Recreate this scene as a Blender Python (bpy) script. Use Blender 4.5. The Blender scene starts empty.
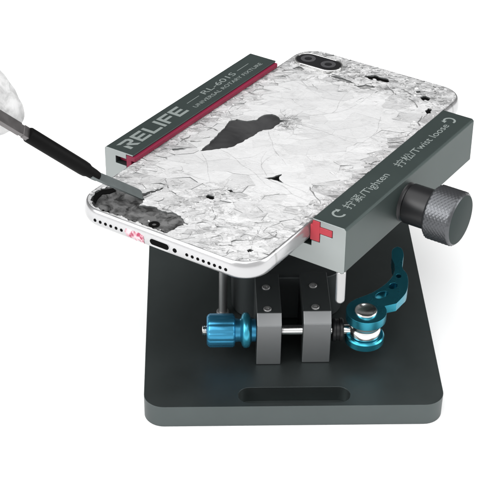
import bpy, bmesh, math, random
from mathutils import Vector, Matrix, Euler, noise
from mathutils.geometry import delaunay_2d_cdt

random.seed(7)
MM = 0.001
R = math.radians
sc = bpy.context.scene
col = sc.collection

# ------------------------------------------------------------------ materials
def mat(name, color=(.5, .5, .5), metal=0., rough=.5, coat=0., spec=.5, bump=0., bscale=900., rvar=0., cvar=0., cscale=60.):
    m = bpy.data.materials.new(name)
    m.use_nodes = True
    nt = m.node_tree
    p = nt.nodes['Principled BSDF']
    p.inputs['Base Color'].default_value = (*color, 1)
    p.inputs['Metallic'].default_value = metal
    p.inputs['Roughness'].default_value = rough
    p.inputs['Coat Weight'].default_value = coat
    p.inputs['Specular IOR Level'].default_value = spec
    tc = nt.nodes.new('ShaderNodeTexCoord')
    if bump:
        n = nt.nodes.new('ShaderNodeTexNoise'); n.inputs['Scale'].default_value = bscale; n.inputs['Detail'].default_value = 4
        b = nt.nodes.new('ShaderNodeBump'); b.inputs['Strength'].default_value = bump; b.inputs['Distance'].default_value = .0004
        nt.links.new(tc.outputs['Object'], n.inputs['Vector'])
        nt.links.new(n.outputs['Fac'], b.inputs['Height'])
        nt.links.new(b.outputs['Normal'], p.inputs['Normal'])
    if rvar or cvar:
        n = nt.nodes.new('ShaderNodeTexNoise'); n.inputs['Scale'].default_value = cscale; n.inputs['Detail'].default_value = 5
        nt.links.new(tc.outputs['Object'], n.inputs['Vector'])
        if rvar:
            r = nt.nodes.new('ShaderNodeMapRange')
            r.inputs['To Min'].default_value = max(rough - rvar, .02); r.inputs['To Max'].default_value = rough + rvar
            nt.links.new(n.outputs['Fac'], r.inputs['Value']); nt.links.new(r.outputs['Result'], p.inputs['Roughness'])
        if cvar:
            r = nt.nodes.new('ShaderNodeMix'); r.data_type = 'RGBA'
            r.inputs[6].default_value = (*[c * (1 - cvar) for c in color], 1)
            r.inputs[7].default_value = (*[min(c * (1 + cvar), 1) for c in color], 1)
            nt.links.new(n.outputs['Fac'], r.inputs[0]); nt.links.new(r.outputs[2], p.inputs['Base Color'])
    return m

M = {}
M['surface'] = mat('white_surface', (.93, .93, .93), rough=.9, spec=.1)
M['plate'] = mat('dark_anodized_plate', (.088, .102, .102), metal=.96, rough=.47, bump=.05, bscale=2500, rvar=.05, cvar=.12)
M['jaw'] = mat('grey_anodized_jaw', (.045, .061, .058), metal=.55, rough=.45, bump=.05, bscale=2500, rvar=.05, cvar=.1)
M['jaw_end'] = mat('milled_aluminium_end', (.27, .29, .286), metal=.6, rough=.5, bump=.04, bscale=2000, rvar=.06, cvar=.05)
M['clamp'] = mat('dark_anodized_clamp', (.032, .037, .038), metal=.5, rough=.5, bump=.04, bscale=2500, cvar=.1)
M['clamp_end'] = mat('clamp_end_lit', (.215, .222, .226), metal=.82, rough=.45, bump=.04, bscale=2500, cvar=.08)  # clamp metal lightened for the front faces: light put into the colour
M['knob'] = mat('knurled_steel', (.085, .088, .094), metal=.75, rough=.36, cvar=.1)
M['knob_face'] = mat('knob_face_dark', (.020, .029, .028), spec=.12, rough=.6, bump=.03, bscale=2500)
M['black_gloss'] = mat('black_gloss', (.008, .008, .009), rough=.38, spec=.35, cvar=.1)
M['blue'] = mat('blue_anodized', (.045, .25, .42), metal=.85, rough=.36, rvar=.06, cvar=.12)
M['teal'] = mat('teal_anodized', (.04, .29, .39), metal=.95, rough=.27, rvar=.06, cvar=.12)
M['chrome'] = mat('bright_steel', (.75, .75, .74), metal=1., rough=.2, rvar=.08)
M['pin'] = mat('satin_steel', (.40, .40, .40), metal=1., rough=.3, rvar=.06)
M['crack'] = mat('crack_line', (.14, .14, .14), rough=.7, cvar=.5, cscale=300)
M['post'] = mat('black_post', (.012, .013, .013), rough=.6, spec=.2, cvar=.1)
M['flange'] = mat('flange_highlight', (.05, .34, .48), metal=.85, rough=.3, rvar=.06)  # nut's blue made brighter: the flange highlight is put into the colour
M['steel'] = mat('grey_steel', (.33, .33, .33), metal=.85, rough=.4, rvar=.08)
M['magenta'] = mat('magenta_silicone', (.17, .008, .032), rough=.55, spec=.3, bump=.1, bscale=700, cvar=.15)
M['red'] = mat('red_silicone', (.31, .026, .038), rough=.55, spec=.3, bump=.1, bscale=700, cvar=.15)
M['ink'] = mat('printed_grey_ink', (.185, .21, .203), rough=.6, cvar=.08, cscale=800)
M['handle'] = mat('black_rubber_handle', (.004, .004, .004), rough=.5, spec=.06, bump=.1, bscale=900)
M['blade'] = mat('dull_grey_blade', (.14, .16, .16), metal=.6, rough=.45, rvar=.08, cvar=.2, cscale=200)
M['holder'] = mat('grey_holder', (.15, .142, .142), metal=.85, rough=.35, rvar=.1, cvar=.25, cscale=250)
M['black'] = mat('black_void', (.004, .004, .004), rough=1., spec=.03, cvar=.2)
M['screen'] = mat('black_glass', (.01, .01, .01), rough=.1, cvar=.1)
M['lens'] = mat('camera_lens', (.05, .05, .053), rough=.2, spec=.3, cvar=.2)
M['cam_face'] = mat('camera_glass_black', (.010, .010, .011), rough=.2, spec=.2, cvar=.1)

def frame_material():
    m = mat('white_phone_frame', (.45, .45, .455), metal=.8, rough=.26, rvar=.06)
    nt = m.node_tree; p = nt.nodes['Principled BSDF']
    tc = nt.nodes.new('ShaderNodeTexCoord'); sp = nt.nodes.new('ShaderNodeSeparateXYZ')
    nt.links.new(tc.outputs['Object'], sp.inputs[0])
    a = nt.nodes.new('ShaderNodeMath'); a.operation = 'ABSOLUTE'; nt.links.new(sp.outputs['Y'], a.inputs[0])
    s = nt.nodes.new('ShaderNodeMath'); s.operation = 'SUBTRACT'; s.inputs[1].default_value = .0655; nt.links.new(a.outputs[0], s.inputs[0])
    b = nt.nodes.new('ShaderNodeMath'); b.operation = 'ABSOLUTE'; nt.links.new(s.outputs[0], b.inputs[0])
    c = nt.nodes.new('ShaderNodeMath'); c.operation = 'LESS_THAN'; c.inputs[1].default_value = .0006; nt.links.new(b.outputs[0], c.inputs[0])
    mx = nt.nodes.new('ShaderNodeMix'); mx.data_type = 'RGBA'
    mx.inputs[6].default_value = (.45, .45, .455, 1); mx.inputs[7].default_value = (.34, .34, .34, 1)
    nt.links.new(c.outputs[0], mx.inputs[0]); nt.links.new(mx.outputs[2], p.inputs['Base Color'])
    return m
M['frame'] = frame_material()

def glass_material():
    """white painted glass, crushed: facets, ripples, hairline cracks and dirt on top of the broken geometry"""
    m = mat('cracked_white_glass', (.6, .6, .6), rough=.3, coat=.1)
    nt = m.node_tree; p = nt.nodes['Principled BSDF']; L = nt.links.new
    N = lambda t, **k: (lambda n: ([n.inputs[a.replace('_', ' ')].__setattr__('default_value', v) for a, v in k.items()], n)[1])(nt.nodes.new(t))
    def math_(op, a, b, c=None, clamp=False):
        n = nt.nodes.new('ShaderNodeMath'); n.operation = op; n.use_clamp = clamp
        for i, q in enumerate((a, b, c)):
            if q is None: continue
            if isinstance(q, (int, float)): n.inputs[i].default_value = q
            else: L(q, n.inputs[i])
        return n.outputs[0]
    def rng(x, a, b, c=0., d=1.):
        n = nt.nodes.new('ShaderNodeMapRange'); L(x, n.inputs['Value'])
        for k, v in zip(('From Min', 'From Max', 'To Min', 'To Max'), (a, b, c, d)): n.inputs[k].default_value = v
        return n.outputs[0]
    tc = nt.nodes.new('ShaderNodeTexCoord').outputs['Object']
    at = nt.nodes.new('ShaderNodeAttribute'); at.attribute_name = 'tone'
    sep = nt.nodes.new('ShaderNodeSeparateColor'); L(at.outputs['Color'], sep.inputs[0])
    toneR, crushG, rndB = sep.outputs
    # each shard shifts the pattern a little, so lines break at its edges
    def warp(scale, amt):
        n = N('ShaderNodeTexNoise', Scale=scale, Detail=4.); L(tc, n.inputs['Vector'])
        v = nt.nodes.new('ShaderNodeVectorMath'); v.operation = 'SUBTRACT'; v.inputs[1].default_value = (.5,) * 3; L(n.outputs['Color'], v.inputs[0])
        w_ = nt.nodes.new('ShaderNodeVectorMath'); w_.operation = 'MULTIPLY_ADD'; w_.inputs[1].default_value = (amt,) * 3; L(v.outputs[0], w_.inputs[0]); L(tc, w_.inputs[2])
        return w_.outputs[0]
    wv = warp(110., .014); wf = warp(300., .004)
    off = nt.nodes.new('ShaderNodeCombineXYZ'); L(math_('MULTIPLY', rndB, .05), off.inputs[0]); L(math_('MULTIPLY', rndB, .09), off.inputs[1])
    so = nt.nodes.new('ShaderNodeVectorMath'); so.operation = 'ADD'; L(wf, so.inputs[0]); L(off.outputs[0], so.inputs[1])
    # where it is crushed
    pn = N('ShaderNodeTexNoise', Scale=70., Detail=5., Roughness=.6); L(tc, pn.inputs['Vector'])
    patch = rng(math_('MULTIPLY_ADD', crushG, .5, pn.outputs['Fac']), .53, .92)
    # tonal facets
    v1 = N('ShaderNodeTexVoronoi', Scale=170.); L(wv, v1.inputs['Vector'])
    v2 = N('ShaderNodeTexVoronoi', Scale=520.); L(wf, v2.inputs['Vector'])
    s1 = nt.nodes.new('ShaderNodeSeparateColor'); L(v1.outputs['Color'], s1.inputs[0])
    s2 = nt.nodes.new('ShaderNodeSeparateColor'); L(v2.outputs['Color'], s2.inputs[0])
    fac = math_('MULTIPLY', math_('POWER', s1.outputs[0], 3.), math_('MULTIPLY_ADD', patch, .16, .03))
    fac = math_('MULTIPLY_ADD', math_('POWER', s2.outputs[0], 4.), math_('MULTIPLY', patch, .42), fac)
    # soft grey streaks, stronger where crushed
    sm = N('ShaderNodeTexNoise', Scale=120., Detail=8., Roughness=.68, Distortion=1.2); smp = N('ShaderNodeMapping'); smp.inputs['Rotation'].default_value = (0, 0, .75); smp.inputs['Scale'].default_value = (.45, 1.25, 1); L(so.outputs[0], smp.inputs['Vector']); L(smp.outputs[0], sm.inputs['Vector'])
    fac = math_('MULTIPLY_ADD', rng(sm.outputs['Fac'], .5, .72), math_('MULTIPLY_ADD', patch, .47, .09), fac)
    # hairlines: ridges of stretched noise, broken up
    def hair(scale, width, dir_):
        mp = N('ShaderNodeMapping'); mp.inputs['Rotation'].default_value = (0, 0, dir_); mp.inputs['Scale'].default_value = (1, .38, 1); L(so.outputs[0], mp.inputs['Vector'])
        n = N('ShaderNodeTexNoise', Scale=scale, Detail=2., Roughness=.45); L(mp.outputs[0], n.inputs['Vector'])
        return rng(math_('ABSOLUTE', math_('SUBTRACT', n.outputs['Fac'], .5), 0), 0., width, 1., 0.)
    h = math_('MAXIMUM', hair(150., .010, .5), hair(210., .012, -.9))
    brk = N('ShaderNodeTexNoise', Scale=200., Detail=3.); L(tc, brk.inputs['Vector'])
    h = math_('MULTIPLY', h, rng(brk.outputs['Fac'], .45, .65))
    hl = math_('MULTIPLY', h, math_('MULTIPLY_ADD', patch, .5, .16))
    # dirt grains
    dn = N('ShaderNodeTexNoise', Scale=750., Detail=6., Roughness=.75); L(wf, dn.inputs['Vector'])
    dirt = math_('MULTIPLY', rng(dn.outputs['Fac'], .60, .70), math_('MULTIPLY', rng(patch, .45, 1.), .75))
    tot = math_('ADD', math_('MAXIMUM', hl, dirt), fac, clamp=True)
    base = nt.nodes.new('ShaderNodeMix'); base.data_type = 'RGBA'
    base.inputs[6].default_value = (.20, .20, .202, 1); base.inputs[7].default_value = (.55, .55, .552, 1)
    L(toneR, base.inputs[0])
    mx = nt.nodes.new('ShaderNodeMix'); mx.data_type = 'RGBA'; mx.inputs[7].default_value = (.10, .10, .10, 1)
    L(tot, mx.inputs[0]); L(base.outputs[2], mx.inputs[6]); L(mx.outputs[2], p.inputs['Base Color'])
    # relief: crumpled facets + ripples
    bn = N('ShaderNodeTexNoise', Scale=190., Detail=6., Distortion=2.); L(so.outputs[0], bn.inputs['Vector'])
    hgt = math_('MULTIPLY_ADD', v1.outputs['Distance'], .5, bn.outputs['Fac'])
    b = nt.nodes.new('ShaderNodeBump'); b.inputs['Distance'].default_value = .0012
    L(math_('MULTIPLY_ADD', patch, .7, .22), b.inputs['Strength']); L(hgt, b.inputs['Height'])
    L(b.outputs['Normal'], p.inputs['Normal'])
    return m
M['glass'] = glass_material()
M['glass_edge'] = mat('glass_edge', (.10, .105, .105), rough=.25, cvar=.4, cscale=300)
M['crumb'] = mat('glass_crumb', (.52, .52, .52), rough=.25, cvar=.15, cscale=500)

def mottled(name, dark, light, scale, lo=.35, hi=.65, rough=.5, vor=0.):
    m = mat(name, dark, rough=rough)
    nt = m.node_tree; p = nt.nodes['Principled BSDF']; L = nt.links.new
    tc = nt.nodes.new('ShaderNodeTexCoord')
    n = nt.nodes.new('ShaderNodeTexNoise'); n.inputs['Scale'].default_value = scale; n.inputs['Detail'].default_value = 7; n.inputs['Roughness'].default_value = .62; n.inputs['Distortion'].default_value = .6
    L(tc.outputs['Object'], n.inputs['Vector'])
    r = nt.nodes.new('ShaderNodeMapRange'); r.inputs['From Min'].default_value = lo; r.inputs['From Max'].default_value = hi
    L(n.outputs['Fac'], r.inputs['Value'])
    mx = nt.nodes.new('ShaderNodeMix'); mx.data_type = 'RGBA'; mx.inputs[6].default_value = (*dark, 1); mx.inputs[7].default_value = (*light, 1)
    L(r.outputs[0], mx.inputs[0]); L(mx.outputs[2], p.inputs['Base Color'])
    b = nt.nodes.new('ShaderNodeBump'); b.inputs['Strength'].default_value = .4; b.inputs['Distance'].default_value = .0004
    L(n.outputs['Fac'], b.inputs['Height']); L(b.outputs['Normal'], p.inputs['Normal'])
    return m
M['inner'] = mottled('bare_inner_panel', (.010, .010, .010), (.12, .12, .12), 230, .38, .58)
M['tear_in'] = mottled('tear_inside', (.012, .012, .013), (.045, .045, .046), 75, .3, .7, .45)
M['under'] = mottled('grey_adhesive', (.18, .18, .18), (.36, .36, .36), 200)
M['chip_grey'] = mottled('chip_grey', (.05, .05, .05), (.32, .32, .32), 300)
M['residue'] = mottled('pink_residue', (.30, .02, .07), (.58, .44, .47), 520, .40, .56)
M['glove'] = mottled('white_glove', (.30, .30, .30), (.54, .54, .54), 230, .3, .6, .6)  # grey mottle in the colour stands in for wrinkle shading

# ------------------------------------------------------------------ object helpers
def link(name, me, parent=None, loc=None, rot=None):
    o = bpy.data.objects.new(name, me); col.objects.link(o)
    if parent: o.parent = parent
    if loc: o.location = Vector(loc) * MM
    if rot: o.rotation_euler = rot
    return o

def obj(name, bm, mats, parent=None, loc=None, rot=None, smooth=True, bevel=0., seg=2, angle=35):
    bmesh.ops.recalc_face_normals(bm, faces=bm.faces)
    me = bpy.data.meshes.new(name)
    bmesh.ops.scale(bm, vec=(MM,) * 3, verts=bm.verts)
    bm.to_mesh(me); bm.free()
    for m in (mats if isinstance(mats, (list, tuple)) else [mats]): me.materials.append(m)
    if smooth:
        for f in me.polygons: f.use_smooth = True
        me.set_sharp_from_angle(angle=R(angle))
    o = link(name, me, parent, loc, rot)
    if bevel:
        b = o.modifiers.new('Bevel', 'BEVEL'); b.width = bevel * MM; b.segments = seg; b.limit_method = 'ANGLE'; b.angle_limit = R(40)
        b.harden_normals = True
    return o

def empty(name, loc, rot, label, cat):
    o = bpy.data.objects.new(name, None); col.objects.link(o)
    o.location = Vector(loc) * MM; o.rotation_euler = rot
    o.empty_display_size = .02
    o['label'] = label; o['category'] = cat
    return o

def rrect(x0, x1, y0, y1, r, n=8):
    pts = []
    for cx, cy, a0 in ((x1 - r, y1 - r, 0), (x0 + r, y1 - r, 90), (x0 + r, y0 + r, 180), (x1 - r, y0 + r, 270)):
        for k in range(n + 1):
            a = R(a0 + 90 * k / n); pts.append((cx + r * math.cos(a), cy + r * math.sin(a)))
    return pts

def prism(bm, outer, z0, z1, holes=(), M4=None, mi=0, cap_mi=None):
    """extruded outline (with holes): caps by triangle fill, walls as quads"""
    loops = [outer] + list(holes)
    es = []; rings = []
    for lp in loops:
        top = [bm.verts.new((x, y, z1)) for x, y in lp]; rings.append(top)
        for i in range(len(top)): es.append(bm.edges.new((top[i], top[(i + 1) % len(top)])))
    if holes:
        cap = [g for g in bmesh.ops.triangle_fill(bm, edges=es, use_beauty=True)['geom'] if isinstance(g, bmesh.types.BMFace)]
    else:
        cap = [bm.faces.new(rings[0])]
    mp = {}
    for ring in rings:
        for v in ring: mp[v] = bm.verts.new((v.co.x, v.co.y, z0))
    new = list(cap)
    for f in cap: new.append(bm.faces.new([mp[v] for v in reversed(f.verts)]))
    for f in new: f.material_index = mi if cap_mi is None else cap_mi
    for ring in rings:
        for i in range(len(ring)):
            a, b = ring[i], ring[(i + 1) % len(ring)]
            f = bm.faces.new((a, b, mp[b], mp[a])); f.material_index = mi
    vs = [v for r_ in rings for v in r_] + list(mp.values())
    if M4 is not None: bmesh.ops.transform(bm, matrix=M4, verts=vs)
    return vs

def box(bm, a, b, mi=0):
    return prism(bm, [(a[0], a[1]), (b[0], a[1]), (b[0], b[1]), (a[0], b[1])], a[2], b[2], mi=mi)

def lathe(bm, prof, n=48, M4=None, mi=0, wob=None):
    """profile [(r, z)] about z"""
    rings = []; vs = []
    for k, (r, z) in enumerate(prof):
        if r < 1e-6:
            v = bm.verts.new((0, 0, z)); rings.append([v]); vs.append(v)
        else:
            ring = []
            for i in range(n):
                rr = r * (wob(k, i) if wob else 1); a = 2 * math.pi * i / n
                ring.append(bm.verts.new((rr * math.cos(a), rr * math.sin(a), z)))
            rings.append(ring); vs += ring
    for p, q in zip(rings, rings[1:]):
        for i in range(n):
            j = (i + 1) % n
            if len(p) == 1 and len(q) == 1: continue
            if len(p) == 1: f = bm.faces.new((p[0], q[i], q[j]))
            elif len(q) == 1: f = bm.faces.new((p[i], p[j], q[0]))
            else: f = bm.faces.new((p[i], p[j], q[j], q[i]))
            f.material_index = mi
    if M4 is not None: bmesh.ops.transform(bm, matrix=M4, verts=vs)
    return vs

def axis_to(p, d):
    """matrix that puts local z along d at p"""
    d = Vector(d).normalized()
    return Matrix.Translation(Vector(p)) @ d.to_track_quat('Z', 'Y').to_matrix().to_4x4()

def rod(bm, p, q, r, n=24, ch=None, mi=0, dome=False):
    p, q = Vector(p), Vector(q); L = (q - p).length
    c = min(r * .25, .4) if ch is None else ch
    if dome:
        prof = [(0, 0), (r - c, 0), (r, c)] + [(r * math.cos(R(a)), L - r + r * math.sin(R(a))) for a in range(0, 90, 15)] + [(0, L)]
    else:
        prof = [(0, 0), (r - c, 0), (r, c), (r, L - c), (r - c, L), (0, L)]
    return lathe(bm, prof, n, axis_to(p, q - p), mi)

def text_bm(bm, s, size, y0, y1, xc, z, th=.03):
    """flat lettering on a jaw: reads along +y, letter tops towards -x, fitted between y0 and y1"""
    cu = bpy.data.curves.new('lettering', 'FONT'); cu.body = s; cu.size = size
    o = bpy.data.objects.new('lettering', cu); col.objects.link(o)
    me = bpy.data.meshes.new_from_object(o.evaluated_get(bpy.context.evaluated_depsgraph_get()))
    bpy.data.objects.remove(o); bpy.data.curves.remove(cu)
    t = bmesh.new(); t.from_mesh(me); bpy.data.meshes.remove(me)
    bmesh.ops.remove_doubles(t, verts=t.verts, dist=1e-5)
    xs = [v.co.x for v in t.verts]; ys = [v.co.y for v in t.verts]
    k = (y1 - y0) / (max(xs) - min(xs)); ym = (max(ys) + min(ys)) / 2
    mp = {}
    for v in t.verts:
        mp[v] = bm.verts.new((xc - (v.co.y - ym), y0 + (v.co.x - min(xs)) * k, z))
    fs = []
    for f in t.faces:
        try: fs.append(bm.faces.new([mp[v] for v in f.verts]))
        except ValueError: pass
    for f in fs:
        f.normal_update()
        if f.normal.z < 0: f.normal_flip()
    t.free()

def strokes(bm, polys, sx, sy, x0, y0, z):
    """letter polygons in (u along text, v up) -> jaw coordinates"""
    for pl in polys:
        f = bm.faces.new([bm.verts.new((x0 - v * sx, y0 + u * sy, z)) for u, v in pl])
        f.normal_update()
        if f.normal.z < 0: f.normal_flip()

# ------------------------------------------------------------------ surface it rests on
bm = bmesh.new()
s = 4000
bm.faces.new([bm.verts.new(p) for p in ((-s, -s, 0), (s, -s, 0), (s, s, 0), (-s, s, 0))])
g = obj('table_surface', bm, M['surface'], smooth=False)
g['kind'] = 'structure'; g['label'] = 'seamless white surface under the fixture'; g['category'] = 'surface'

# ------------------------------------------------------------------ fixture
BH = 9.7                                                    # base plate height; base frame has z = 0 on the plate's top
fx = empty('phone_repair_fixture', (0, 0, 0), (0, 0, 0),
           'dark grey metal clamping fixture on rectangular base plate, gripping the cracked phone', 'repair fixture')
JLOC = (-2.81, 71.76, 69.28 + BH)
JROT = (Matrix.Rotation(-.6207, 3, 'Z') @ Matrix.Rotation(-.0414, 3, 'X') @ Matrix.Rotation(-.0382, 3, 'Y')).to_euler()

bm = bmesh.new()
prism(bm, rrect(-56, 56, 0, 146, 7.5, 10), -BH + .15, 0, holes=[rrect(-20.9, 20.9, 1.9, 10.6, 4.34, 12)])
prism(bm, rrect(-20.88, 20.88, 1.92, 10.58, 4.3, 12), -BH + .2, -6.6)
obj('base_plate', bm, M['plate'], fx, (0, 0, BH), bevel=.45)

# split clamp on the base: two ends with the bolt through them, running back to a ring round the post
def clamp_end(x0, x1):
    b = bmesh.new()
    # outline in (y, z), extruded along x
    pr = [(23.6, .1), (23.6, 18.9), (27.4, 22.3), (52, 22.3), (52, .1)]
    M4 = Matrix(((0, 0, 1, 0), (1, 0, 0, 0), (0, 1, 0, 0), (0, 0, 0, 1)))
    prism(b, pr, x0, x1, M4=M4)
    for f in b.faces:
        f.normal_update()
        c = f.calc_center_median()
        if c.y < 27: f.material_index = 1
    return b
for x0, x1, yo in ((-13.6, -4.3, 0), (3.9, 14.5, 1.0)):
    o = obj('clamp_arm', clamp_end(x0, x1), [M['clamp'], M['clamp_end']], fx, (0, yo, BH), bevel=.35)
    xc = (x0 + x1) / 2
    for y in (29.6, 42.9):
        b = bmesh.new()
        lathe(b, [(0, -.5), (.55, -.5), (.6, .32), (1.35, .42), (1.55, .25), (1.6, 0), (0, 0)], 20, Matrix.Translation((xc - .6, y, 22.32)))
        obj('screw', b, M['steel'], o)
bm = bmesh.new()
prism(bm, rrect(-22, 22, 51.6, 98, 10, 8), .1, 20.5)
obj('clamp_body', bm, M['clamp'], fx, (0, 0, BH), bevel=.5)
bm = bmesh.new()
rod(bm, (-2.8, 73, 20), (-2.8, 73, 54), 10, 48)
obj('swivel_post', bm, M['post'], fx, (0, 0, BH))

# through bolt, blue nut, washer
BY, BZ = 30, 11.9
AX = lambda x: axis_to((x, BY, BZ), (1, 0, 0))
bm = bmesh.new()
prof = [(0, -34.2), (1.5, -34.2)]
x = -33.9
while x < -30.5: prof += [(1.95, x), (1.55, x + .35)]; x += .7
prof += [(1.9, -30), (1.9, 28), (0, 28)]
lathe(bm, prof, 24, AX(0))
obj('clamp_bolt', bm, M['chrome'], fx, (0, 0, BH))
bm = bmesh.new()
nut = [(0, -32.4), (5.2, -32.4), (6.0, -31.9), (6.45, -31.2), (6.45, -22.6), (6.0, -21.9), (4.6, -21.6), (4.4, -20.2), (4.4, -13.8), (0, -13.8)]
lathe(bm, nut, 96, AX(0), wob=lambda k, i: (1 - .04 * max(0, math.cos(2 * math.pi * i / 96 * 12)) ** 3) if 1 < k < 6 else 1)
nt_ = obj('lock_nut', bm, M['blue'], fx, (0, 0, BH), angle=50)
bm = bmesh.new()
lathe(bm, [(4.3, -20.0), (4.6, -19.4), (5.9, -19.0), (6.7, -18.3), (6.8, -17.2), (6.4, -16.3), (5.2, -15.8), (4.3, -15.3)], 60, AX(0))
obj('flange', bm, M['flange'], nt_, angle=50)
bm = bmesh.new()
lathe(bm, [(0, 15.2), (4.2, 15.2), (4.6, 15.6), (4.6, 16.5), (4.1, 16.8), (4.1, 17.9), (4.5, 18.2), (4.5, 19.2), (4.0, 19.6), (0, 19.6)], 40, AX(0))
obj('washer', bm, M['black_gloss'], fx, (0, 0, BH), angle=50)

# cam lever
LX, LY = 27.9, 29.6
lever_out = [(41.5, 64.7), (42.0, 66.6), (43.9, 68.2), (45.5, 67.0), (45.9, 63.4), (45.1, 59.4), (44.6, 55.4), (45.9, 51.5), (45.7, 46.0), (44.0, 40.0), (39.8, 33.8)]
head = [(LX + 7.7 * math.cos(R(a)), LY + 7.7 * math.sin(R(a))) for a in range(20, -231, -10)]
lever_in = [(24.6, 36.8), (27.9, 38.6), (31.2, 40.6), (34.2, 43.1), (37.3, 46.3), (39.6, 49.6), (41.1, 53.0), (41.6, 57.2), (41.0, 61.0)]
def circ(cx, cy, rx, ry=None, rot=0, n=20):
    ry = ry or rx; ca, sa = math.cos(rot), math.sin(rot)
    return [(cx + rx * math.cos(t) * ca - ry * math.sin(t) * sa, cy + rx * math.cos(t) * sa + ry * math.sin(t) * ca) for t in [2 * math.pi * k / n for k in range(n)]]
def catmull(p, n=5):
    out = []
    for i in range(len(p) - 1):
        a, b_, c, d = (Vector(p[max(0, i - 1)]), Vector(p[i]), Vector(p[i + 1]), Vector(p[min(len(p) - 1, i + 2)]))
        for k in range(n):
            t_ = k / n
            q = .5 * ((2 * b_) + (c - a) * t_ + (2 * a - 5 * b_ + 4 * c - d) * t_ ** 2 + (3 * b_ - a - 3 * c + d) * t_ ** 3); out.append((q.x, q.y))
    return out + [tuple(p[-1])]
lev = bmesh.new()
tip_ = catmull(lever_in[-2:] + lever_out[:4])[5:-1]
lever_out = catmull(lever_out[2:]); lever_in = catmull(lever_in)
lever_out = [q for q in tip_ if q[1] > 61.2 and q not in lever_out][:-1] + lever_out if 0 else catmull([(41.0, 61.0), (41.3, 64.7), (42.0, 66.8), (43.8, 68.2)])[1:-1] + lever_out
holes = [circ(42.5, 50.6, 1.05, 1.2), circ(39.7, 44.6, 1.5, 2.1, -.7), circ(34.7, 39.2, 1.7, 3.1, -.95)]
prism(lev, lever_out + head + lever_in, 17.6, 21.3, holes=holes)
# the arm lifts a little towards its tip
for v in lev.verts:
    t = max(0, (v.co.y - 34) / 34)
    v.co.z += 1.8 * t * t
    if v.co.z < 20 and v.co.y > 38: v.co.z -= 2.6 * min(1, (v.co.y - 38) / 8) * (1 if v.co.y < 60 else .4)
lv = obj('cam_lever', lev, M['teal'], fx, (0, 0, BH), bevel=.22)
bm = bmesh.new()
lathe(bm, [(0, 6.8), (7.0, 6.8), (7.5, 7.3), (7.5, 9.9), (7.0, 10.4), (0, 10.4)], 48, Matrix.Translation((LX, LY, 0)))
obj('lower_fork', bm, M['teal'], lv)
bm = bmesh.new()
lathe(bm, [(0, 10.3), (5.2, 10.3), (5.9, 10.8), (6.0, 13.4), (5.5, 14.0), (5.5, 14.6), (6.0, 15.2), (6.0, 17.2), (5.4, 17.7), (0, 17.7)], 48, Matrix.Translation((LX, LY, 0)))
obj('barrel', bm, M['chrome'], lv, angle=50)
bm = bmesh.new()
lathe(bm, [(0, 21.2), (4.3, 21.2), (4.4, 21.9), (4.1, 22.25), (3.6, 22.1), (3.2, 21.7), (0, 21.6)], 40, Matrix.Translation((LX - .3, LY - .6, 0)))
obj('pivot_pin', bm, M['chrome'], lv, angle=50)

# carriage, guide rods and pins under the jaws
bm = bmesh.new()
prism(bm, rrect(-27, 28, -24, 30, 3, 5), -16.5, -9.2)
obj('carriage', bm, M['clamp'], fx, JLOC, JROT, bevel=.5)
bm = bmesh.new(); rod(bm, (-46, -18, -12.6), (46, -18, -12.6), 2.4); obj('guide_rod', bm, M['steel'], fx, JLOC, JROT)
bm = bmesh.new(); rod(bm, (-46, 24, -12.6), (46, 24, -12.6), 2.4); obj('guide_rod', bm, M['steel'], fx, JLOC, JROT)
bm = bmesh.new(); rod(bm, (-25.7, 55.6, 0), (-25.7, 55.6, 52), 1.65); lathe(bm, [(0, 0), (2.6, 0), (2.6, .8), (2.2, 1.1), (0, 1.1)], 24, Matrix.Translation((-25.7, 55.6, .02)))
obj('support_post', bm, M['steel'], fx, (0, 0, BH))
bm = bmesh.new(); rod(bm, (51.2, -42, -15.7), (51.2, -42, -29.6), 1.75, dome=True); obj('stop_pin', bm, M['pin'], fx, JLOC, JROT)

# jaws: profile in (x, z) extruded along y
Y0, Y1 = -43.9, 54.3
MXZ = Matrix(((1, 0, 0, 0), (0, 0, 1, 0), (0, 1, 0, 0), (0, 0, 0, 1)))   # (x, z, y) -> (x, y, z)
def jaw(name, xin, wout, sgn, ledge):
    xo = xin + wout
    pr = [(xin, 2.9), (xo - .8, 2.9), (xo, 2.1), (xo, -15.0), (xo - .8, -15.8), (xin - ledge, -15.8), (xin - ledge, -8.3), (xin - .2, -8.3),
          (xin - .2, -6.1), (xin + 3.2, -6.1), (xin + 3.2, -2.6), (xin + 8.2, -2.6), (xin + 8.2, .3), (xin + 3.2, .3), (xin + 3.2, 2.2), (xin, 2.2)]
    b = bmesh.new()
    prism(b, [(sgn * p, q) for p, q in pr], Y0, Y1, M4=MXZ, mi=0, cap_mi=1)
    return obj(name, b, [M['jaw'], M['jaw_end']], fx, JLOC, JROT, bevel=.28)
jl = jaw('fixed_jaw', 38.33, 13.5, -1, 9)
jr = jaw('moving_jaw', 39.84, 13.6, 1, 10)
def pad(parent, xin, sgn, stem0, lap, m):
    b = bmesh.new()
    pr = [(xin + 3.1, 2.15), (xin - lap, 2.15), (xin - lap, .25), (39.1, .25), (39.1, -6.0), (xin + 3.1, -6.0)]
    pr = [(sgn * p, q) for p, q in pr]
    prism(b, pr, Y0 - .15, Y1 - .3, M4=MXZ)
    prism(b, [(sgn * p, q) for p, q in [(xin + 2.9, .2), (xin + 2.9, -2.5), (xin + 8.1, -2.5), (xin + 8.1, .2)]], Y0 + stem0, Y1 - .4, M4=MXZ)
    obj('soft_pad', b, m, parent, bevel=.3)
pad(jl, 38.33, -1, 2.5, 1.1, M['magenta'])
pad(jr, 39.84, 1, -.1, -.15, M['red'])

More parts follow.
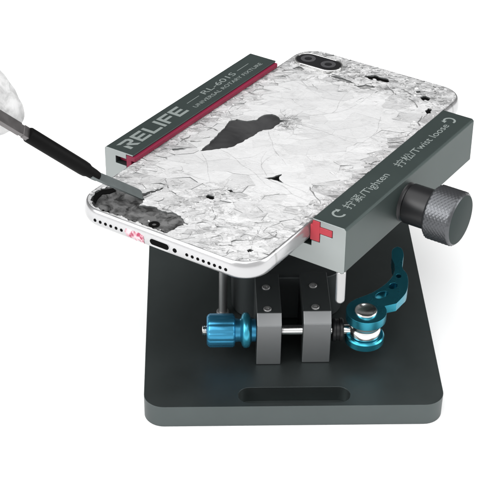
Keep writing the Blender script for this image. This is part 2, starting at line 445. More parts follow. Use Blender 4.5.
# lettering on the jaw tops
Z = 2.93
bm = bmesh.new()
t = .19
Rr = [[(.0, 1), (.82, 1), (.98, .84), (.98, .56), (.86, .44), (.62, .44), (.98, 0), (.70, 0), (.38, .40), (.38, .60), (.72, .60), (.76, .66), (.76, .76), (.70, .81), (.16, .81)],
      [(.10, 0), (.33, 0), (.33, .42), (.10, .58)]]
def Ee(u): return [[(u, 0), (u + .9, 0), (u + .9, .2), (u + .22, .2), (u + .22, .4), (u + .8, .4), (u + .8, .6), (u + .22, .6), (u + .22, .8), (u + .9, .8), (u + .9, 1), (u, 1)]]
Ll = lambda u: [[(u, 0), (u + .85, 0), (u + .85, .2), (u + .22, .2), (u + .22, 1), (u, 1)]]
Ii = lambda u: [[(u, 0), (u + .22, 0), (u + .22, 1), (u, 1)]]
Ff = lambda u: [[(u, 0), (u + .22, 0), (u + .22, .4), (u + .8, .4), (u + .8, .6), (u + .22, .6), (u + .22, .8), (u + .88, .8), (u + .88, 1), (u, 1)]]
strokes(bm, Rr + Ee(1.12) + Ll(2.17) + Ii(3.17) + Ff(3.56) + Ee(4.56), 6.4, 38.4 / 5.46, -41.9, -41.2, Z)
text_bm(bm, 'RL-601S', 4.0, 12.2, 34.6, -46.2, Z)
text_bm(bm, 'UNIVERSAL ROTARY FIXTURE', 2.7, .8, 48.6, -42.1, Z)
for a, b_ in ((1.6, 9.8), (37, 45.4)):
    strokes(bm, [[(a, 0), (b_, 0), (b_, .28), (a, .28)]], 1, 1, -46.1, 0, Z)
obj('lettering', bm, M['ink'], jl, smooth=False)
bm = bmesh.new()
text_bm(bm, '\u62e7\u7d27/Tighten', 4.4, -31.6, -2.6, 46.3, Z)
text_bm(bm, '\u62e7\u677e/Twist loose', 4.4, 4.6, 43.8, 46.4, Z)
def arrow(cx, cy, r, a0, a1, flip):
    w = .42; n = 18; prev = None
    for k in range(n + 1):
        a = R(a0 + (a1 - a0) * k / n)
        q = [bm.verts.new((cx + rr * math.cos(a), cy + rr * math.sin(a), Z)) for rr in (r - w, r + w)]
        if prev:
            f = bm.faces.new((prev[0], prev[1], q[1], q[0])); f.normal_update()
            if f.normal.z < 0: f.normal_flip()
        prev = q
    a = R(a1); d = 1 if a1 > a0 else -1
    c = Vector((cx + r * math.cos(a), cy + r * math.sin(a))); tn = Vector((-math.sin(a), math.cos(a))) * d; nr = Vector((math.cos(a), math.sin(a)))
    tri = [c + nr * 1.15, c - nr * 1.15, c + tn * 1.7]
    f = bm.faces.new([bm.verts.new((p.x, p.y, Z)) for p in tri]); f.normal_update()
    if f.normal.z < 0: f.normal_flip()
arrow(45.9, -36.2, 2.1, 20, -215, 0)
arrow(46.1, 47.4, 2.1, -20, 215, 0)
obj('lettering', bm, M['ink'], jr, smooth=False)

# adjusting knob on the moving jaw
KY, KZ = .4, -8.0
KM = axis_to((53.4, KY, KZ), (1, 0, 0))
bm = bmesh.new()
lathe(bm, [(0, -.5), (7.6, -.5), (7.6, .1), (7.0, .7), (6.9, 1.2), (7.6, 1.8), (7.6, 13), (0, 13)], 56, KM)
kb = obj('knob_collar', bm, M['black_gloss'], fx, JLOC, JROT)
bm = bmesh.new()
n = 132; prof = [(0, 11.2), (9.2, 11.2), (9.9, 11.9)]
k0 = len(prof)
for q in range(27): prof.append((10.15, 12.1 + q * .36))
k1 = len(prof)
prof += [(9.75, 22.0), (9.3, 22.4)]
lathe(bm, prof, n, KM, wob=lambda k, i: 1 + (.016 * (1 if (i + (k - k0)) % 4 in (0,) or (i - (k - k0)) % 4 in (0,) else -1) if k0 <= k < k1 else 0))
kn = obj('adjusting_knob', bm, M['knob'], fx, JLOC, JROT, angle=80)
bm = bmesh.new()
lathe(bm, [(9.3, 22.38), (9.0, 22.5), (0, 22.5)], 64, KM)
obj('knob_face', bm, M['knob_face'], kn)

# ------------------------------------------------------------------ smartphone
ph = empty('smartphone', JLOC, JROT, 'white smartphone with shattered back glass, lying face down in the jaws of the fixture', 'phone')
HX, HY, RC = 39.05, 79.2, 11.0
bm = bmesh.new()
rings = []
prof = []
for k in range(13):
    a = R(-78 + 156 * k / 12)
    prof.append(((1.5 if a > 0 else 3.2) * (1 - math.cos(a)), -3.75 + 3.75 * math.sin(a) / math.sin(R(78))))
for ins, z in prof:
    rings.append([bm.verts.new((x, y, z)) for x, y in rrect(-HX + ins, HX - ins, -HY + ins, HY - ins, RC - ins, 12)])
for p, q in zip(rings, rings[1:]):
    for i in range(len(p)):
        j = (i + 1) % len(p); bm.faces.new((p[i], p[j], q[j], q[i]))
bm.faces.new(list(reversed(rings[0])))
# inner wall of the rim down to the floor below the glass
ins = prof[-1][0]
lip = [bm.verts.new((x, y, -.02)) for x, y in rrect(-HX + ins + .15, HX - ins - .15, -HY + ins + .15, HY - ins - .15, RC - ins - .15, 12)]
low = [bm.verts.new((v.co.x, v.co.y, -1.1)) for v in lip]
for p, q in ((rings[-1], lip), (lip, low)):
    for i in range(len(p)):
        j = (i + 1) % len(p); bm.faces.new((p[i], p[j], q[j], q[i]))
bm.faces.new(low)
frame = obj('frame', bm, M['frame'], ph, angle=60)
bm = bmesh.new()
prism(bm, rrect(-HX + 2.7, HX - 2.7, -HY + 2.7, HY - 2.7, RC - 2.7, 10), -7.8, -7.52)
obj('screen', bm, M['screen'], ph)
GI = ins + .2                                               # glass inset

HOLES = {
'exposed': [(-36.6, -69.0), (-36.4, -66.6), (-34.1, -62.0), (-27.6, -61.0), (-22.9, -61.4), (-20.6, -57.4), (-18.1, -52.2), (-18.9, -57.6), (-20.3, -61.4), (-17.8, -65.3), (-17.8, -67.4), (-14.4, -65.4), (-11.7, -64.9), (-9.9, -65.6), (-6.7, -65.4), (-5.6, -64.4), (-1.4, -64.7), (1.4, -66.9), (4.0, -67.5), (2.3, -69.9), (1.8, -72.2), (1.2, -75.4), (0.5, -77.1), (-7.1, -76.9), (-13, -77.2), (-18.5, -76.9), (-27.7, -77.2), (-31.8, -76.2), (-34.8, -73.2)],
'tear': [(-22.9, -22.7), (-23.4, -17.4), (-24.1, -11.6), (-25.3, -5.1), (-26.1, -1.2), (-27.4, 3.4), (-25.8, 6.6), (-21.6, 7.4), (-19.2, 10.1), (-18.9, 15.4), (-16.7, 17.9), (-14.2, 17.6), (-11.6, 15.8), (-9.3, 15.8), (-10.3, 13.7), (-10.1, 11.3), (-10.0, 7.4), (-12.4, 4.7), (-13.3, -3.7), (-13.9, -9.0), (-14.7, -13.3), (-17.8, -17.4), (-21.0, -20.8)],
'A': [(8.1, -26.0), (10.2, -23.8), (10.8, -22.0), (12.0, -19.9), (12.7, -22.9), (16.1, -25.0), (14.5, -25.2), (12.0, -25.2)],
'B': [(-2.1, -48.7), (-2.0, -47.3), (0.5, -46.9), (1.7, -49.1), (-0.9, -49.5)],
'C': [(29.9, -70.0), (30.4, -68.8), (32.1, -68.8), (32.3, -70.2), (30.9, -70.8)],
'E': [(-3.6, 67.9), (-0.3, 71.3), (5.9, 71.1), (7.8, 68.5), (3.4, 67.1), (-0.6, 66.6)],
'F': [(-1.2, 57.9), (0.7, 61.9), (5.5, 61.8), (4.3, 58.9), (0.8, 56.9)],
'G': [(-32.2, 57.3), (-30.8, 60.6), (-27.3, 59.6), (-27.3, 57.3), (-30.2, 56.4)],
'H': [(-17.1, 59.9), (-10.7, 61.3), (-6.6, 60.9), (-3.1, 60.0), (-7.7, 58.9), (-12.9, 59.5)],
'I': [(31.9, 54.4), (31.7, 57.4), (33.4, 57.5), (34.7, 54.2), (33.8, 52.6)],
'J': [(24.5, 64.1), (26.1, 66.3), (28.3, 65.6), (28.9, 62.8), (26.8, 62.4)],
'K': [(20.0, 67.5), (22.0, 68.9), (23.2, 67.5), (21.5, 66.3)],
'L': [(-32.5, -27.4), (-30.5, -25.1), (-28.1, -23.8), (-29.9, -27.1), (-31.5, -28.2)],
'M': [(1.8, -40.8), (2.9, -39.6), (5.4, -41.0), (3.5, -41.2)],
}
def ragged(pl, amp):
    out = []
    for i, p in enumerate(pl):
        q = pl[(i + 1) % len(pl)]; d = math.dist(p, q); n = max(1, int(d / .9))
        for k in range(n):
            t_ = k / n; nx, ny = (q[1] - p[1]) / d, -(q[0] - p[0]) / d; a = random.uniform(-amp, amp) if k else 0
            out.append((p[0] + (q[0] - p[0]) * t_ + nx * a, p[1] + (q[1] - p[1]) * t_ + ny * a))
    return out
HOLES = {k: ragged(v, {'exposed': .55, 'tear': .3}.get(k, .35)) for k, v in HOLES.items()}
def inside(p, pl):
    c = False; x, y = p; j = len(pl) - 1
    for i in range(len(pl)):
        if (pl[i][1] > y) != (pl[j][1] > y) and x < (pl[j][0] - pl[i][0]) * (y - pl[i][1]) / (pl[j][1] - pl[i][1]) + pl[i][0]: c = not c
        j = i
    return c

# seeds of the fracture: rays out of the impact point, crumbs along the edges, large plates in the middle
CA, SA, ST = math.cos(.62), math.sin(.62), 1.9
def to_m(x, y): u, v = CA * x + SA * y, -SA * x + CA * y; return (u / ST, v)
def from_m(u, v): u *= ST; return (CA * u - SA * v, SA * u + CA * v)
seeds = []
def crush(x, y):
    """0 = large calm plates, 1 = finely crushed"""
    c = 0.
    c = max(c, 1 - (x + 39) / 15)                           # along the fixed jaw
    c = max(c, 1 - (39 - x) / 13)                            # along the moving jaw
    c = max(c, min(1, (-y - 34) / 22) * .60)                # bottom third
    c = max(c, (y - 46) / 18 * .8)                          # camera end
    c = max(c, 1 - math.hypot(x + 10, y - 15) / 11)
    c = max(c, 1 - math.hypot(x - 3, y + 46) / 16)
    return max(0., min(1., c))
IMP = (-9.5, 14.5)
ring_r = [1.6, 3.2, 5.6, 9, 14, 21, 30]
for i, rr in enumerate(ring_r):
    nn = (14, 18, 22, 22, 20, 20, 18)[i]
    for k in range(nn):
        a = 2 * math.pi * (k + (i % 2) * .5 + random.uniform(-.25, .25)) / nn
        q = rr * random.uniform(.85, 1.15); x, y = IMP[0] + q * math.cos(a), IMP[1] + q * math.sin(a)
        if -30 < x < 26 and y > -12 and (x < 8 or y > 20): seeds.append((x, y))
for _ in range(9000):
    x, y = random.uniform(-38, 38), random.uniform(-78, 78)
    c = crush(x, y); dmin = 8.5 * (1 - c) ** 1.5 + 1.5
    dmin *= random.choice((.55, .7, .9, 1.1, 1.5, 2.1))
    if math.hypot(x - IMP[0], y - IMP[1]) < 15: continue
    u, v = to_m(x, y)
    if all((u - a) ** 2 + (v - b) ** 2 > dmin * dmin for a, b in (to_m(*q) for q in seeds)): seeds.append((x, y))
seeds = [(x + random.uniform(-.4, .4), y + random.uniform(-.4, .4)) for x, y in seeds]
near_imp = [math.hypot(x - IMP[0], y - IMP[1]) < 15.5 for x, y in seeds]
mseeds = [to_m(*q) for q in seeds]
outline = rrect(-HX + GI, HX - GI, -HY + GI, HY - GI, RC - GI, 8)
moutline = [to_m(*q) for q in outline]
def cell(i):
    sx, sy = mseeds[i]; pl = moutline
    nb = sorted(range(len(mseeds)), key=lambda j: (mseeds[j][0] - sx) ** 2 + (mseeds[j][1] - sy) ** 2)[1:34]
    for j in nb:
        mx, my = (sx + mseeds[j][0]) / 2, (sy + mseeds[j][1]) / 2; nx, ny = mseeds[j][0] - sx, mseeds[j][1] - sy
        out = []
        for k in range(len(pl)):
            p, q = pl[k], pl[(k + 1) % len(pl)]
            dp = (p[0] - mx) * nx + (p[1] - my) * ny; dq = (q[0] - mx) * nx + (q[1] - my) * ny
            if dp <= 0: out.append(p)
            if (dp < 0 < dq) or (dq < 0 < dp):
                t_ = dp / (dp - dq); out.append((p[0] + (q[0] - p[0]) * t_, p[1] + (q[1] - p[1]) * t_))
        pl = out
        if len(pl) < 3: return []
    return pl
def wob(p):
    q = noise.noise_vector(Vector((p[0] * .09, p[1] * .09, 3.1))) * .9 + noise.noise_vector(Vector((p[0] * .35, p[1] * .35, 7.7))) * .3
    return (p[0] + q.x, p[1] + q.y)
V, Ed = [], []
def loop(pl):
    b0 = len(V)
    for p in pl: V.append(Vector(p))
    for k in range(len(pl)): Ed.append((b0 + k, b0 + (k + 1) % len(pl)))
for i in range(len(seeds)): loop([from_m(*q) for q in cell(i)])
for pl in HOLES.values(): loop(pl)
cv, ce, cf, *_ = delaunay_2d_cdt(V, Ed, [], 0, 2e-3)
groups = {}
for f in cf:
    cx = sum(cv[i].x for i in f) / 3; cy = sum(cv[i].y for i in f) / 3
    if not inside((cx, cy), outline): continue
    if any(inside((cx, cy), pl) for pl in HOLES.values()): continue
    cu, cv_ = to_m(cx, cy); g_ = min(range(len(seeds)), key=lambda j: (mseeds[j][0] - cu) ** 2 + (mseeds[j][1] - cv_) ** 2)
    groups.setdefault(g_, []).append(f)
bm = bmesh.new()
tone = bm.loops.layers.float_color.new('tone')
for g_, fs in groups.items():
    ids = {i for f in fs for i in f}
    cx = sum(cv[i].x for i in ids) / len(ids); cy = sum(cv[i].y for i in ids) / len(ids)
    c = crush(cx, cy)
    rad = max(math.hypot(cv[i].x - cx, cv[i].y - cy) for i in ids)
    tilt = (.006 + .11 * c) * random.uniform(.3, 1.2); ta = random.uniform(0, 2 * math.pi)
    tx, ty = tilt * math.cos(ta), tilt * math.sin(ta); dz = random.uniform(-.05, .05) * (.4 + c)
    gap = random.choice((.0, .0, .0, .004, .01, .02, .05)) * (.15 + 1.0 * c)
    mp = {}; lo = {}
    for i in ids:
        dx, dy = cv[i].x - cx, cv[i].y - cy; d = math.hypot(dx, dy) or 1
        k = max(.2, 1 - gap / d)
        z = -.03 + dz + max(-.3, min(.3, dx * tx + dy * ty))
        mp[i] = bm.verts.new((cx + dx * k, cy + dy * k, z))
    tn = (max(0, min(1, random.gauss(.92 - .05 * c, .06 + (.30 if cy > -34 else .17) * c))), c, random.random(), 1)
    ed = {}
    new = []
    for f in fs:
        ff = bm.faces.new([mp[i] for i in f]); ff.normal_update()
        if ff.normal.z < 0: ff.normal_flip()
        new.append(ff)
        for k in range(3):
            e = tuple(sorted((f[k], f[(k + 1) % 3]))); ed[e] = ed.get(e, 0) + 1
    for (a, b_), n_ in ed.items():
        if n_ == 1:
            for i in (a, b_):
                if i not in lo: lo[i] = bm.verts.new((mp[i].co.x, mp[i].co.y, -.62))
            new.append(bm.faces.new((mp[a], mp[b_], lo[b_], lo[a]))); new[-1].material_index = 1
    for ff in new:
        for l_ in ff.loops: l_[tone] = tn
obj('back_glass', bm, [M['glass'], M['glass_edge']], ph, smooth=False)

def ribbon(b, pts, w0, w1, z=.1):
    """a crack: thin ragged strip along a polyline"""
    prev = None; n = len(pts)
    for k, (x, y) in enumerate(pts):
        q = pts[min(k + 1, n - 1)]; p = pts[max(k - 1, 0)]
        d = math.hypot(q[0] - p[0], q[1] - p[1]) or 1; nx, ny = -(q[1] - p[1]) / d, (q[0] - p[0]) / d
        h = (w0 + (w1 - w0) * k / (n - 1)) * random.uniform(.35, 1.25) / 2
        cur = [b.verts.new((x + nx * h, y + ny * h, z)), b.verts.new((x - nx * h, y - ny * h, z))]
        if prev:
            f = b.faces.new((prev[0], prev[1], cur[1], cur[0])); f.normal_update()
            if f.normal.z < 0: f.normal_flip()
        prev = cur
def walk(x, y, a, length, wig, curve=0.):
    pts = [(x, y)]; s_ = 0
    while s_ < length:
        st = random.uniform(.5, 1.3); a += random.gauss(0, wig) + curve * st
        x += st * math.cos(a); y += st * math.sin(a); s_ += st
        if abs(x) > 36.5 or abs(y) > 76.5 or any(inside((x, y), pl) for pl in HOLES.values()): break
        pts.append((x, y))
    return pts
bm = bmesh.new()
def crack(x, y, a, length, w, wig=.12, curve=0., br=.5):
    p = walk(x, y, a, length, wig, curve)
    if len(p) < 3: return
    ribbon(bm, p, w, w * .3)
    if random.random() < br and len(p) > 6:
        k = random.randrange(2, len(p) - 2); crack(*p[k], a + random.choice((-1, 1)) * random.uniform(.35, .9), length * .5, w * .7, wig, curve, br * .5)
for k in range(26):                                         # fan out of the impact point
    a = R(-35 + 215 * (k + random.uniform(-.45, .45)) / 25)
    crack(IMP[0] + 1.2 * math.cos(a), IMP[1] + 1.2 * math.sin(a), a, random.choice((2.5, 4, 5, 7, 10, 15)), random.uniform(.06, .17), .16)
for k in range(9):
    a = R(200 + 150 * k / 8); crack(IMP[0] + 1.5 * math.cos(a), IMP[1] + 1.5 * math.sin(a), a, random.uniform(2, 6), .10, .15)
# long curved fractures across the calm middle
for x, y, a, l_, w_, c_ in ((-17, -17.5, -.25, 34, .12, .012), (-10, 5, -1.0, 26, .10, .02), (-6, 16, .1, 40, .12, -.006), (-8, 20, .75, 46, .12, .004), (10, -26, -.35, 22, .14, .01),
                            (8, -24, 2.6, 18, .12, -.02), (-21, -24, -.8, 22, .12, .01), (20, 40, -1.2, 40, .10, .006), (0, 62, -.6, 34, .12, -.004), (-26, 30, .3, 20, .12, .0), (-30, 50, -.6, 26, .12, .0),
                            (-1, -47, 1.1, 18, .14, .03), (0, -49, -.5, 24, .14, .0), (31, -69, 1.9, 22, .14, .0), (14, -25, -.1, 20, .10, .01), (-20, -40, .2, 22, .10, .02)):
    crack(x, y, a, l_, w_ * .75, .10, c_, .5)
for _ in range(420):                                        # short ones where it is crushed
    x, y = random.uniform(-36, 36), random.uniform(-76, 76); c = crush(x, y)
    if random.random() < c * .9 and not any(inside((x, y), pl) for pl in HOLES.values()): crack(x, y, random.uniform(0, 6.28), random.uniform(1.5, 6), random.uniform(.08, .26), .35, 0, .4)
for _ in range(900):                                        # gaping splits in the crushed zones
    x, y = random.uniform(-37, 37), random.uniform(-77, 77); c = crush(x, y)
    if random.random() > max(0, c - .35) * .5 or any(inside((x, y), pl) for pl in HOLES.values()): continue
    p = walk(x, y, random.gauss(.65, .7), random.uniform(1.2, 4.5), .45)
    if len(p) > 2: ribbon(bm, p, random.uniform(.25, .7), .05)
for x, y, a, l_, w_ in ((-29, 58, .25, 9, .8), (-19, 61, .0, 12, .9), (-13, 58, -.15, 11, .7), (-3, 59, .0, 8, .9), (8, 66, -.5, 9, .6), (16, 66, -.4, 8, .6), (22, 61, -.9, 8, .6), (33, 50, -1.3, 8, .5),
                        (-33, -24, 1.1, 9, .7), (-30, -8, 1.3, 7, .5), (-22, -48, .1, 7, .4), (35, -30, 1.5, 12, .6), (35.5, 5, 1.5, 10, .6), (30, -62, 1.2, 8, .5)):
    p = walk(x, y, a, l_, .3)
    if len(p) > 3: ribbon(bm, p, w_ * .4, w_, .12)
obj('crack_lines', bm, M['crack'], ph, smooth=False)
bm = bmesh.new()
n_ = 0
while n_ < 380:
    x, y = random.uniform(-37, 37), random.uniform(-77, 77); c = crush(x, y)
    if random.random() > c ** 1.6 or not inside((x, y), outline) or any(inside((x, y), pl) for k, pl in HOLES.items() if k != 'exposed'): continue
    if inside((x, y), HOLES['exposed']) and random.random() < .85: continue
    if (x + 24.6) ** 2 / 150 + (y - 66.6) ** 2 / 50 < 1: continue
    n_ += 1
    s_ = random.uniform(.25, .95) * random.choice((.6, 1, 1)); a = random.uniform(0, 6.28); k_ = random.uniform(.35, .9)
    pts = []
    for q in range(random.choice((3, 4, 5))):
        t_ = a + 6.283 * q / 4 + random.uniform(-.5, .5); pts.append((x + s_ * math.cos(t_), y + s_ * k_ * math.sin(t_)))
    z0 = -.35 if inside((x, y), HOLES['exposed']) else .0
    top = [bm.verts.new((p[0], p[1], z0 + random.uniform(.15, .55))) for p in pts]; lo_ = [bm.verts.new((p[0], p[1], z0 - .1)) for p in pts]
    bm.faces.new(top)
    for q in range(len(pts)): bm.faces.new((top[q], top[(q + 1) % len(pts)], lo_[(q + 1) % len(pts)], lo_[q]))
cr = obj('glass_crumbs', bm, M['crumb'], ph, smooth=False); cr['kind'] = 'stuff'

# what lies below the glass
bm = bmesh.new(); prism(bm, rrect(-HX + GI, HX - GI, -HY + GI, HY - GI, RC - GI, 8), -1.0, -.66)
obj('adhesive_layer', bm, M['under'], ph, smooth=False)
for k, pl in HOLES.items():
    bm = bmesh.new()
    cx = sum(p[0] for p in pl) / len(pl); cy = sum(p[1] for p in pl) / len(pl)
    f = bm.faces.new([bm.verts.new((p[0] + (p[0] - cx) * .02, p[1] + (p[1] - cy) * .02, -.6)) for p in pl])
    f.normal_update()
    if f.normal.z < 0: f.normal_flip()
    bmesh.ops.triangulate(bm, faces=bm.faces)
    obj('inner_panel', bm, {'exposed': M['inner'], 'tear': M['tear_in']}.get(k, M['chip_grey'] if k in 'FGHL' else M['black']), ph, smooth=False)
# bits left in the cleared corner
def chip(name, pl, z0, z1, m):
    b = bmesh.new(); prism(b, pl, z0, z1); obj(name, b, m, ph, smooth=False)
chip('foam_pad', [(-36.2, -70), (-35.8, -66.2), (-33.2, -62.6), (-31.2, -63.4), (-31.9, -66.2), (-33.8, -68), (-33.2, -71.4), (-31.9, -74.6), (-33.9, -73.2)], -.6, -.25, M['black'])
chip('metal_shim', [(-12.6, -71.6), (-8.6, -69.6), (-6.8, -71.6), (-10.6, -73.6)], -.6, -.42, M['steel'])
b = bmesh.new(); prism(b, circ(-6.2, -74, 2.0), -.6, -.35, holes=[circ(-6.2, -74, .8)]); obj('coil_ring', b, M['black'], ph, smooth=False)
b = bmesh.new()
for x in [-29 + q * 2.1 for q in range(15)]:
    w = random.uniform(.4, 1.1); y = -76.9 + random.uniform(-.1, .35)
    box(b, (x, y, -.6), (x + w, y + random.uniform(.3, .8), -.2))
obj('torn_seal', b, M['black'], ph, smooth=False)
# a few slivers lying loose in their beds
# camera
bm = bmesh.new()
pill = lambda r, n=12: rrect(-24.9 - 5.2 - r, -24.9 + 5.2 + r, 66.6 - r, 66.6 + r, r - .01, n)
prism(bm, pill(5.7), -.6, 1.3, holes=[pill(4.9)])
cb = obj('camera_ring', bm, M['chrome'], ph, bevel=.35)
bm = bmesh.new(); prism(bm, pill(4.95), -.6, 1.22); obj('camera_cover', bm, M['cam_face'], cb, bevel=.1)
for x in (-30.0, -20.2):
    b = bmesh.new(); lathe(b, [(3.2, 1.2), (3.2, 1.36), (2.9, 1.42), (2.5, 1.38), (1.7, 1.32), (0, 1.30)], 36, Matrix.Translation((x, 66.6, 0)))
    ln_ = obj('camera_lens', b, M['lens'], cb)
    b = bmesh.new(); lathe(b, [(1.6, 1.33), (1.45, 1.40), (.8, 1.44), (0, 1.45)], 30, Matrix.Translation((x, 66.6, 0)))
    obj('lens_glass', b, M['cam_face'], cb)
# bottom edge: speaker holes, screws, port; sunk dark discs on the rim's flat band
def hole_disc(name, x, z, r, rx=None, m=None, dy=0.):
    b = bmesh.new()
    pl = circ(x, z, rx or r, r, 0, 18) if not rx else rrect(x - rx, x + rx, z - r, z + r, r - .01, 6)
    M4 = Matrix(((1, 0, 0, 0), (0, 0, 1, -HY), (0, 1, 0, 0), (0, 0, 0, 1)))
    prism(b, pl, -.06 - dy, .5, M4=M4)
    return obj(name, b, m or M['black'], ph)
for k in range(7): hole_disc('speaker_hole', -28.5 + 2.35 * k, -3.85, .62)
for k in range(8): hole_disc('speaker_hole', 11.4 + 2.3 * k, -3.85, .62)
hole_disc('port_rim', -.2, -3.9, 1.6, 4.45, M['frame']); hole_disc('charging_port', -.2, -3.75, 1.15, 4.05, dy=.05)
hole_disc('case_screw', 6.3, -3.95, .85)
# pink residue smeared over the rim beside the port
bm = bmesh.new()
N = 11
vs = []
for i in range(N):
    for j in range(5):
        u = i / (N - 1); v = j / 4
        x = -14.9 + 8 * u; z = -6.0 + 4.6 * v - .4 * u
        a = math.asin(max(-1, min(1, (z + 3.75) / 3.75 * math.sin(R(78)))))
        rag = random.uniform(-.35, .35)
        y = -HY + 3.2 * (1 - math.cos(a)) - .12 - random.uniform(0, .22) * (0 < i < N - 1 and 0 < j < 4)
        vs.append(bm.verts.new((x + rag, y, z + rag * (j in (0, 4)))))
for i in range(N - 1):
    for j in range(4): bm.faces.new((vs[i * 5 + j], vs[i * 5 + j + 1], vs[i * 5 + j + 6], vs[i * 5 + j + 5]))
obj('pink_residue', bm, M['residue'], ph)

# ------------------------------------------------------------------ scraper
TIP = Vector((-55.4, 33.6, 71.5 + BH)); B0 = Vector((-70.5, 24.0, 86.0 + BH)); H0 = Vector((-92.2, 16.7, 107.6 + BH))
scr = empty('scraper', tuple(TIP), (0, 0, 0), 'flat grey scraper blade with black handle, prying at the broken corner of the phone', 'scraper')
def frm(p, q, up):
    z = (q - p).normalized(); x = up.cross(z).normalized(); y = z.cross(x)
    m = Matrix.Identity(4)
    for i in range(3): m[i][0], m[i][1], m[i][2], m[i][3] = x[i], y[i], z[i], (p - TIP)[i]
    return m
upv = Vector((.25, -.35, .9))                               # the way the flat of the blade faces
bm = bmesh.new()
L1 = (B0 - TIP).length
secs = [(-.0, 1.6, .08), (.8, 2.0, .16), (3, 2.05, .3), (L1 - 3, 1.9, .5), (L1 + 3, 1.7, .6)]
m4 = frm(TIP, B0, upv); rr = []
for z, w, t_ in secs:
    rr.append([bm.verts.new(m4 @ Vector((sx * w, sy * t_, z))) for sx, sy in ((-1, -1), (1, -1), (1, 1), (-1, 1))])
for p, q in zip(rr, rr[1:]):
    for i in range(4): bm.faces.new((p[i], p[(i + 1) % 4], q[(i + 1) % 4], q[i]))
bm.faces.new(rr[0]); bm.faces.new(rr[-1])
obj('blade', bm, M['blade'], scr, bevel=.06)
bm = bmesh.new(); L2 = (H0 - B0).length
lathe(bm, [(0, -.6), (1.5, -.6), (1.75, -.2), (1.95, 1.2), (2.1, 4), (2.55, 5.2), (2.65, 7), (2.7, L2 - .4), (2.5, L2), (0, L2)], 32, frm(B0, H0, upv))
obj('handle', bm, M['handle'], scr)
bm = bmesh.new()
m4 = frm(H0, H0 + (H0 - B0).normalized(), upv); rr = []
for z, w, t_ in ((-.5, 2.25, .9), (2.2, 2.25, .9), (2.3, 2.0, .75), (3.4, 2.0, .75), (3.5, 2.25, .9), (40, 2.25, .9)):
    rr.append([bm.verts.new(m4 @ Vector((sx * w, sy * t_, z))) for sx, sy in ((-1, -1), (-.1, -1.5), (1, -1), (1, 1), (-1, 1))])
for p, q in zip(rr, rr[1:]):
    for i in range(5): bm.faces.new((p[i], p[(i + 1) % 5], q[(i + 1) % 5], q[i]))
bm.faces.new(rr[0]); bm.faces.new(rr[-1])
obj('shaft', bm, M['holder'], scr, bevel=.15)

# ------------------------------------------------------------------ gloved hand holding the shaft
ax = (H0 - B0).normalized()
HB = H0 + ax * 9
hand = bpy.data.meshes.new('gloved_hand')
hv, he, hr = [], [], []
def nodes(pts, root=None):
    prev = root
    for p, r in pts:
        hv.append(Vector(p)); hr.append(r); k = len(hv) - 1
        if prev is not None: he.append((prev, k))
        prev = k
    return prev
W0 = HB + Vector((-95, 45, 88))
nodes([(W0, 23)])                                           # wrist (root)
palm = nodes([(HB + Vector((-72, 36, 66)), 21)], 0)
k_i = nodes([(HB + Vector((-47, 24, 42)), 11.0)], palm)
k_m = nodes([(HB + Vector((-50, 42, 44)), 11.0)], palm)
k_r = nodes([(HB + Vector((-58, 56, 42)), 10.5)], palm)
k_p = nodes([(HB + Vector((-68, 66, 42)), 9.5)], palm)
# index finger reaches down the back of the shaft, tip just above the handle
nodes([(HB + Vector((-25, 19, 24)), 9.4), (HB + Vector((-9, 14, 5)), 9.0), (HB + Vector((-2.6, 12.5, -5.5)), 8.4), (HB + Vector((-.6, 12, -10)), 6.8)], k_i)
nodes([(HB + Vector((-24, 32, 28)), 9.2), (HB + Vector((-17, 24, 10)), 8.6), (HB + Vector((-17, 15, 2)), 7.6)], k_m)
nodes([(HB + Vector((-36, 48, 22)), 8.8), (HB + Vector((-34, 34, 6)), 8.2), (HB + Vector((-36, 24, 4)), 7.2)], k_r)
nodes([(HB + Vector((-50, 60, 22)), 7.8), (HB + Vector((-48, 47, 9)), 7.2), (HB + Vector((-50, 38, 8)), 6.4)], k_p)
# thumb closes from the near side
nodes([(HB + Vector((-60, 12, 48)), 12.5), (HB + Vector((-40, -6, 32)), 10), (HB + Vector((-22, -11, 22)), 9.0), (HB + Vector((-10, -9.4, 12.5)), 8.6), (HB + Vector((-4.4, -8.4, 7.6)), 8.0)], palm)
hand.from_pydata([v * MM for v in hv], he, [])
o = link('gloved_hand', hand)
o['label'] = 'white gloved hand gripping the scraper at the left edge'; o['category'] = 'gloved hand'
sk = o.modifiers.new('Skin', 'SKIN'); sk.use_smooth_shade = True
for i, r_ in enumerate(hr):
    d = hand.skin_vertices[0].data[i]; d.radius = (r_ * MM, r_ * MM); d.use_root = (i == 0)
sb = o.modifiers.new('Subdivision', 'SUBSURF'); sb.levels = 4; sb.render_levels = 4
hand.materials.append(M['glove'])
tx_ = bpy.data.textures.new('wrinkles', 'CLOUDS'); tx_.noise_scale = .010; tx_.noise_depth = 2
dm = o.modifiers.new('Wrinkles', 'DISPLACE'); dm.texture = tx_; dm.strength = .0022; dm.mid_level = .5

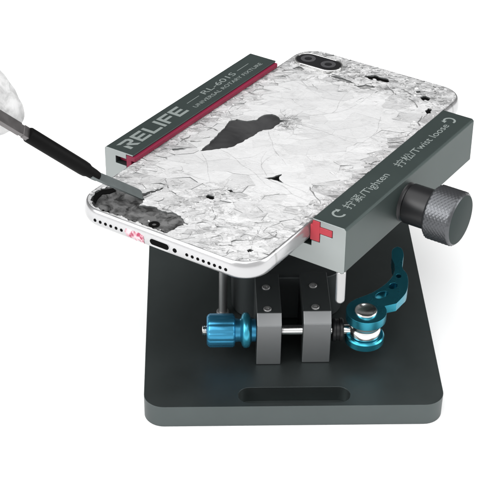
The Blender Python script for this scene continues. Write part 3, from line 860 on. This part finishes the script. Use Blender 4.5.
# ------------------------------------------------------------------ camera
cam = bpy.data.cameras.new('camera'); co = bpy.data.objects.new('camera', cam); col.objects.link(co)
cam.sensor_width = 36; cam.lens = 1485.5988 / 500 * 36; cam.clip_start = .01; cam.clip_end = 50
rot = Matrix.Rotation(-.046, 3, 'Z') @ Matrix.Rotation(math.pi / 2 - .6291, 3, 'X') @ Matrix.Rotation(.0214, 3, 'Z')
co.matrix_world = Matrix.Translation(Vector((-36.7954, -408.8018, 369.2997 + BH)) * MM) @ rot.to_4x4()
sc.camera = co

# ------------------------------------------------------------------ studio light
w = bpy.data.worlds.new('World'); sc.world = w; w.use_nodes = True
bg = w.node_tree.nodes['Background']; bg.inputs['Color'].default_value = (1, 1, 1, 1); bg.inputs['Strength'].default_value = 1
wt = w.node_tree; wc = wt.nodes.new('ShaderNodeTexCoord'); wsx = wt.nodes.new('ShaderNodeSeparateXYZ'); wr = wt.nodes.new('ShaderNodeMapRange')
wt.links.new(wc.outputs['Generated'], wsx.inputs[0]); wt.links.new(wsx.outputs['Y'], wr.inputs['Value'])
wr.interpolation_type = 'SMOOTHSTEP'                        # studio: pale behind the camera, dark behind the product
for k_, v_ in (('From Min', -.5), ('From Max', .5), ('To Min', .72), ('To Max', .14)): wr.inputs[k_].default_value = v_
wt.links.new(wr.outputs[0], bg.inputs['Color'])
def softbox(name, loc, target, size, power):
    l = bpy.data.lights.new(name, 'AREA'); l.energy = power; l.size = size; l.shape = 'SQUARE'
    o = bpy.data.objects.new(name, l); col.objects.link(o); o.location = loc
    o.rotation_euler = (Vector(target) - Vector(loc)).to_track_quat('-Z', 'Y').to_euler()
    return o
softbox('overhead_softbox', (-.25, -.25, 1.7), (0, .07, 0), 2.2, 36)
softbox('left_softbox', (-1.5, -.6, 1.0), (0, .07, .05), 1.0, 22)
softbox('right_softbox', (1.6, -.1, .75), (.1, .07, .0), 1.0, 15)

sc.view_settings.view_transform = 'Standard'; sc.view_settings.look = 'None'
sc.view_settings.exposure = .2; sc.view_settings.gamma = 1
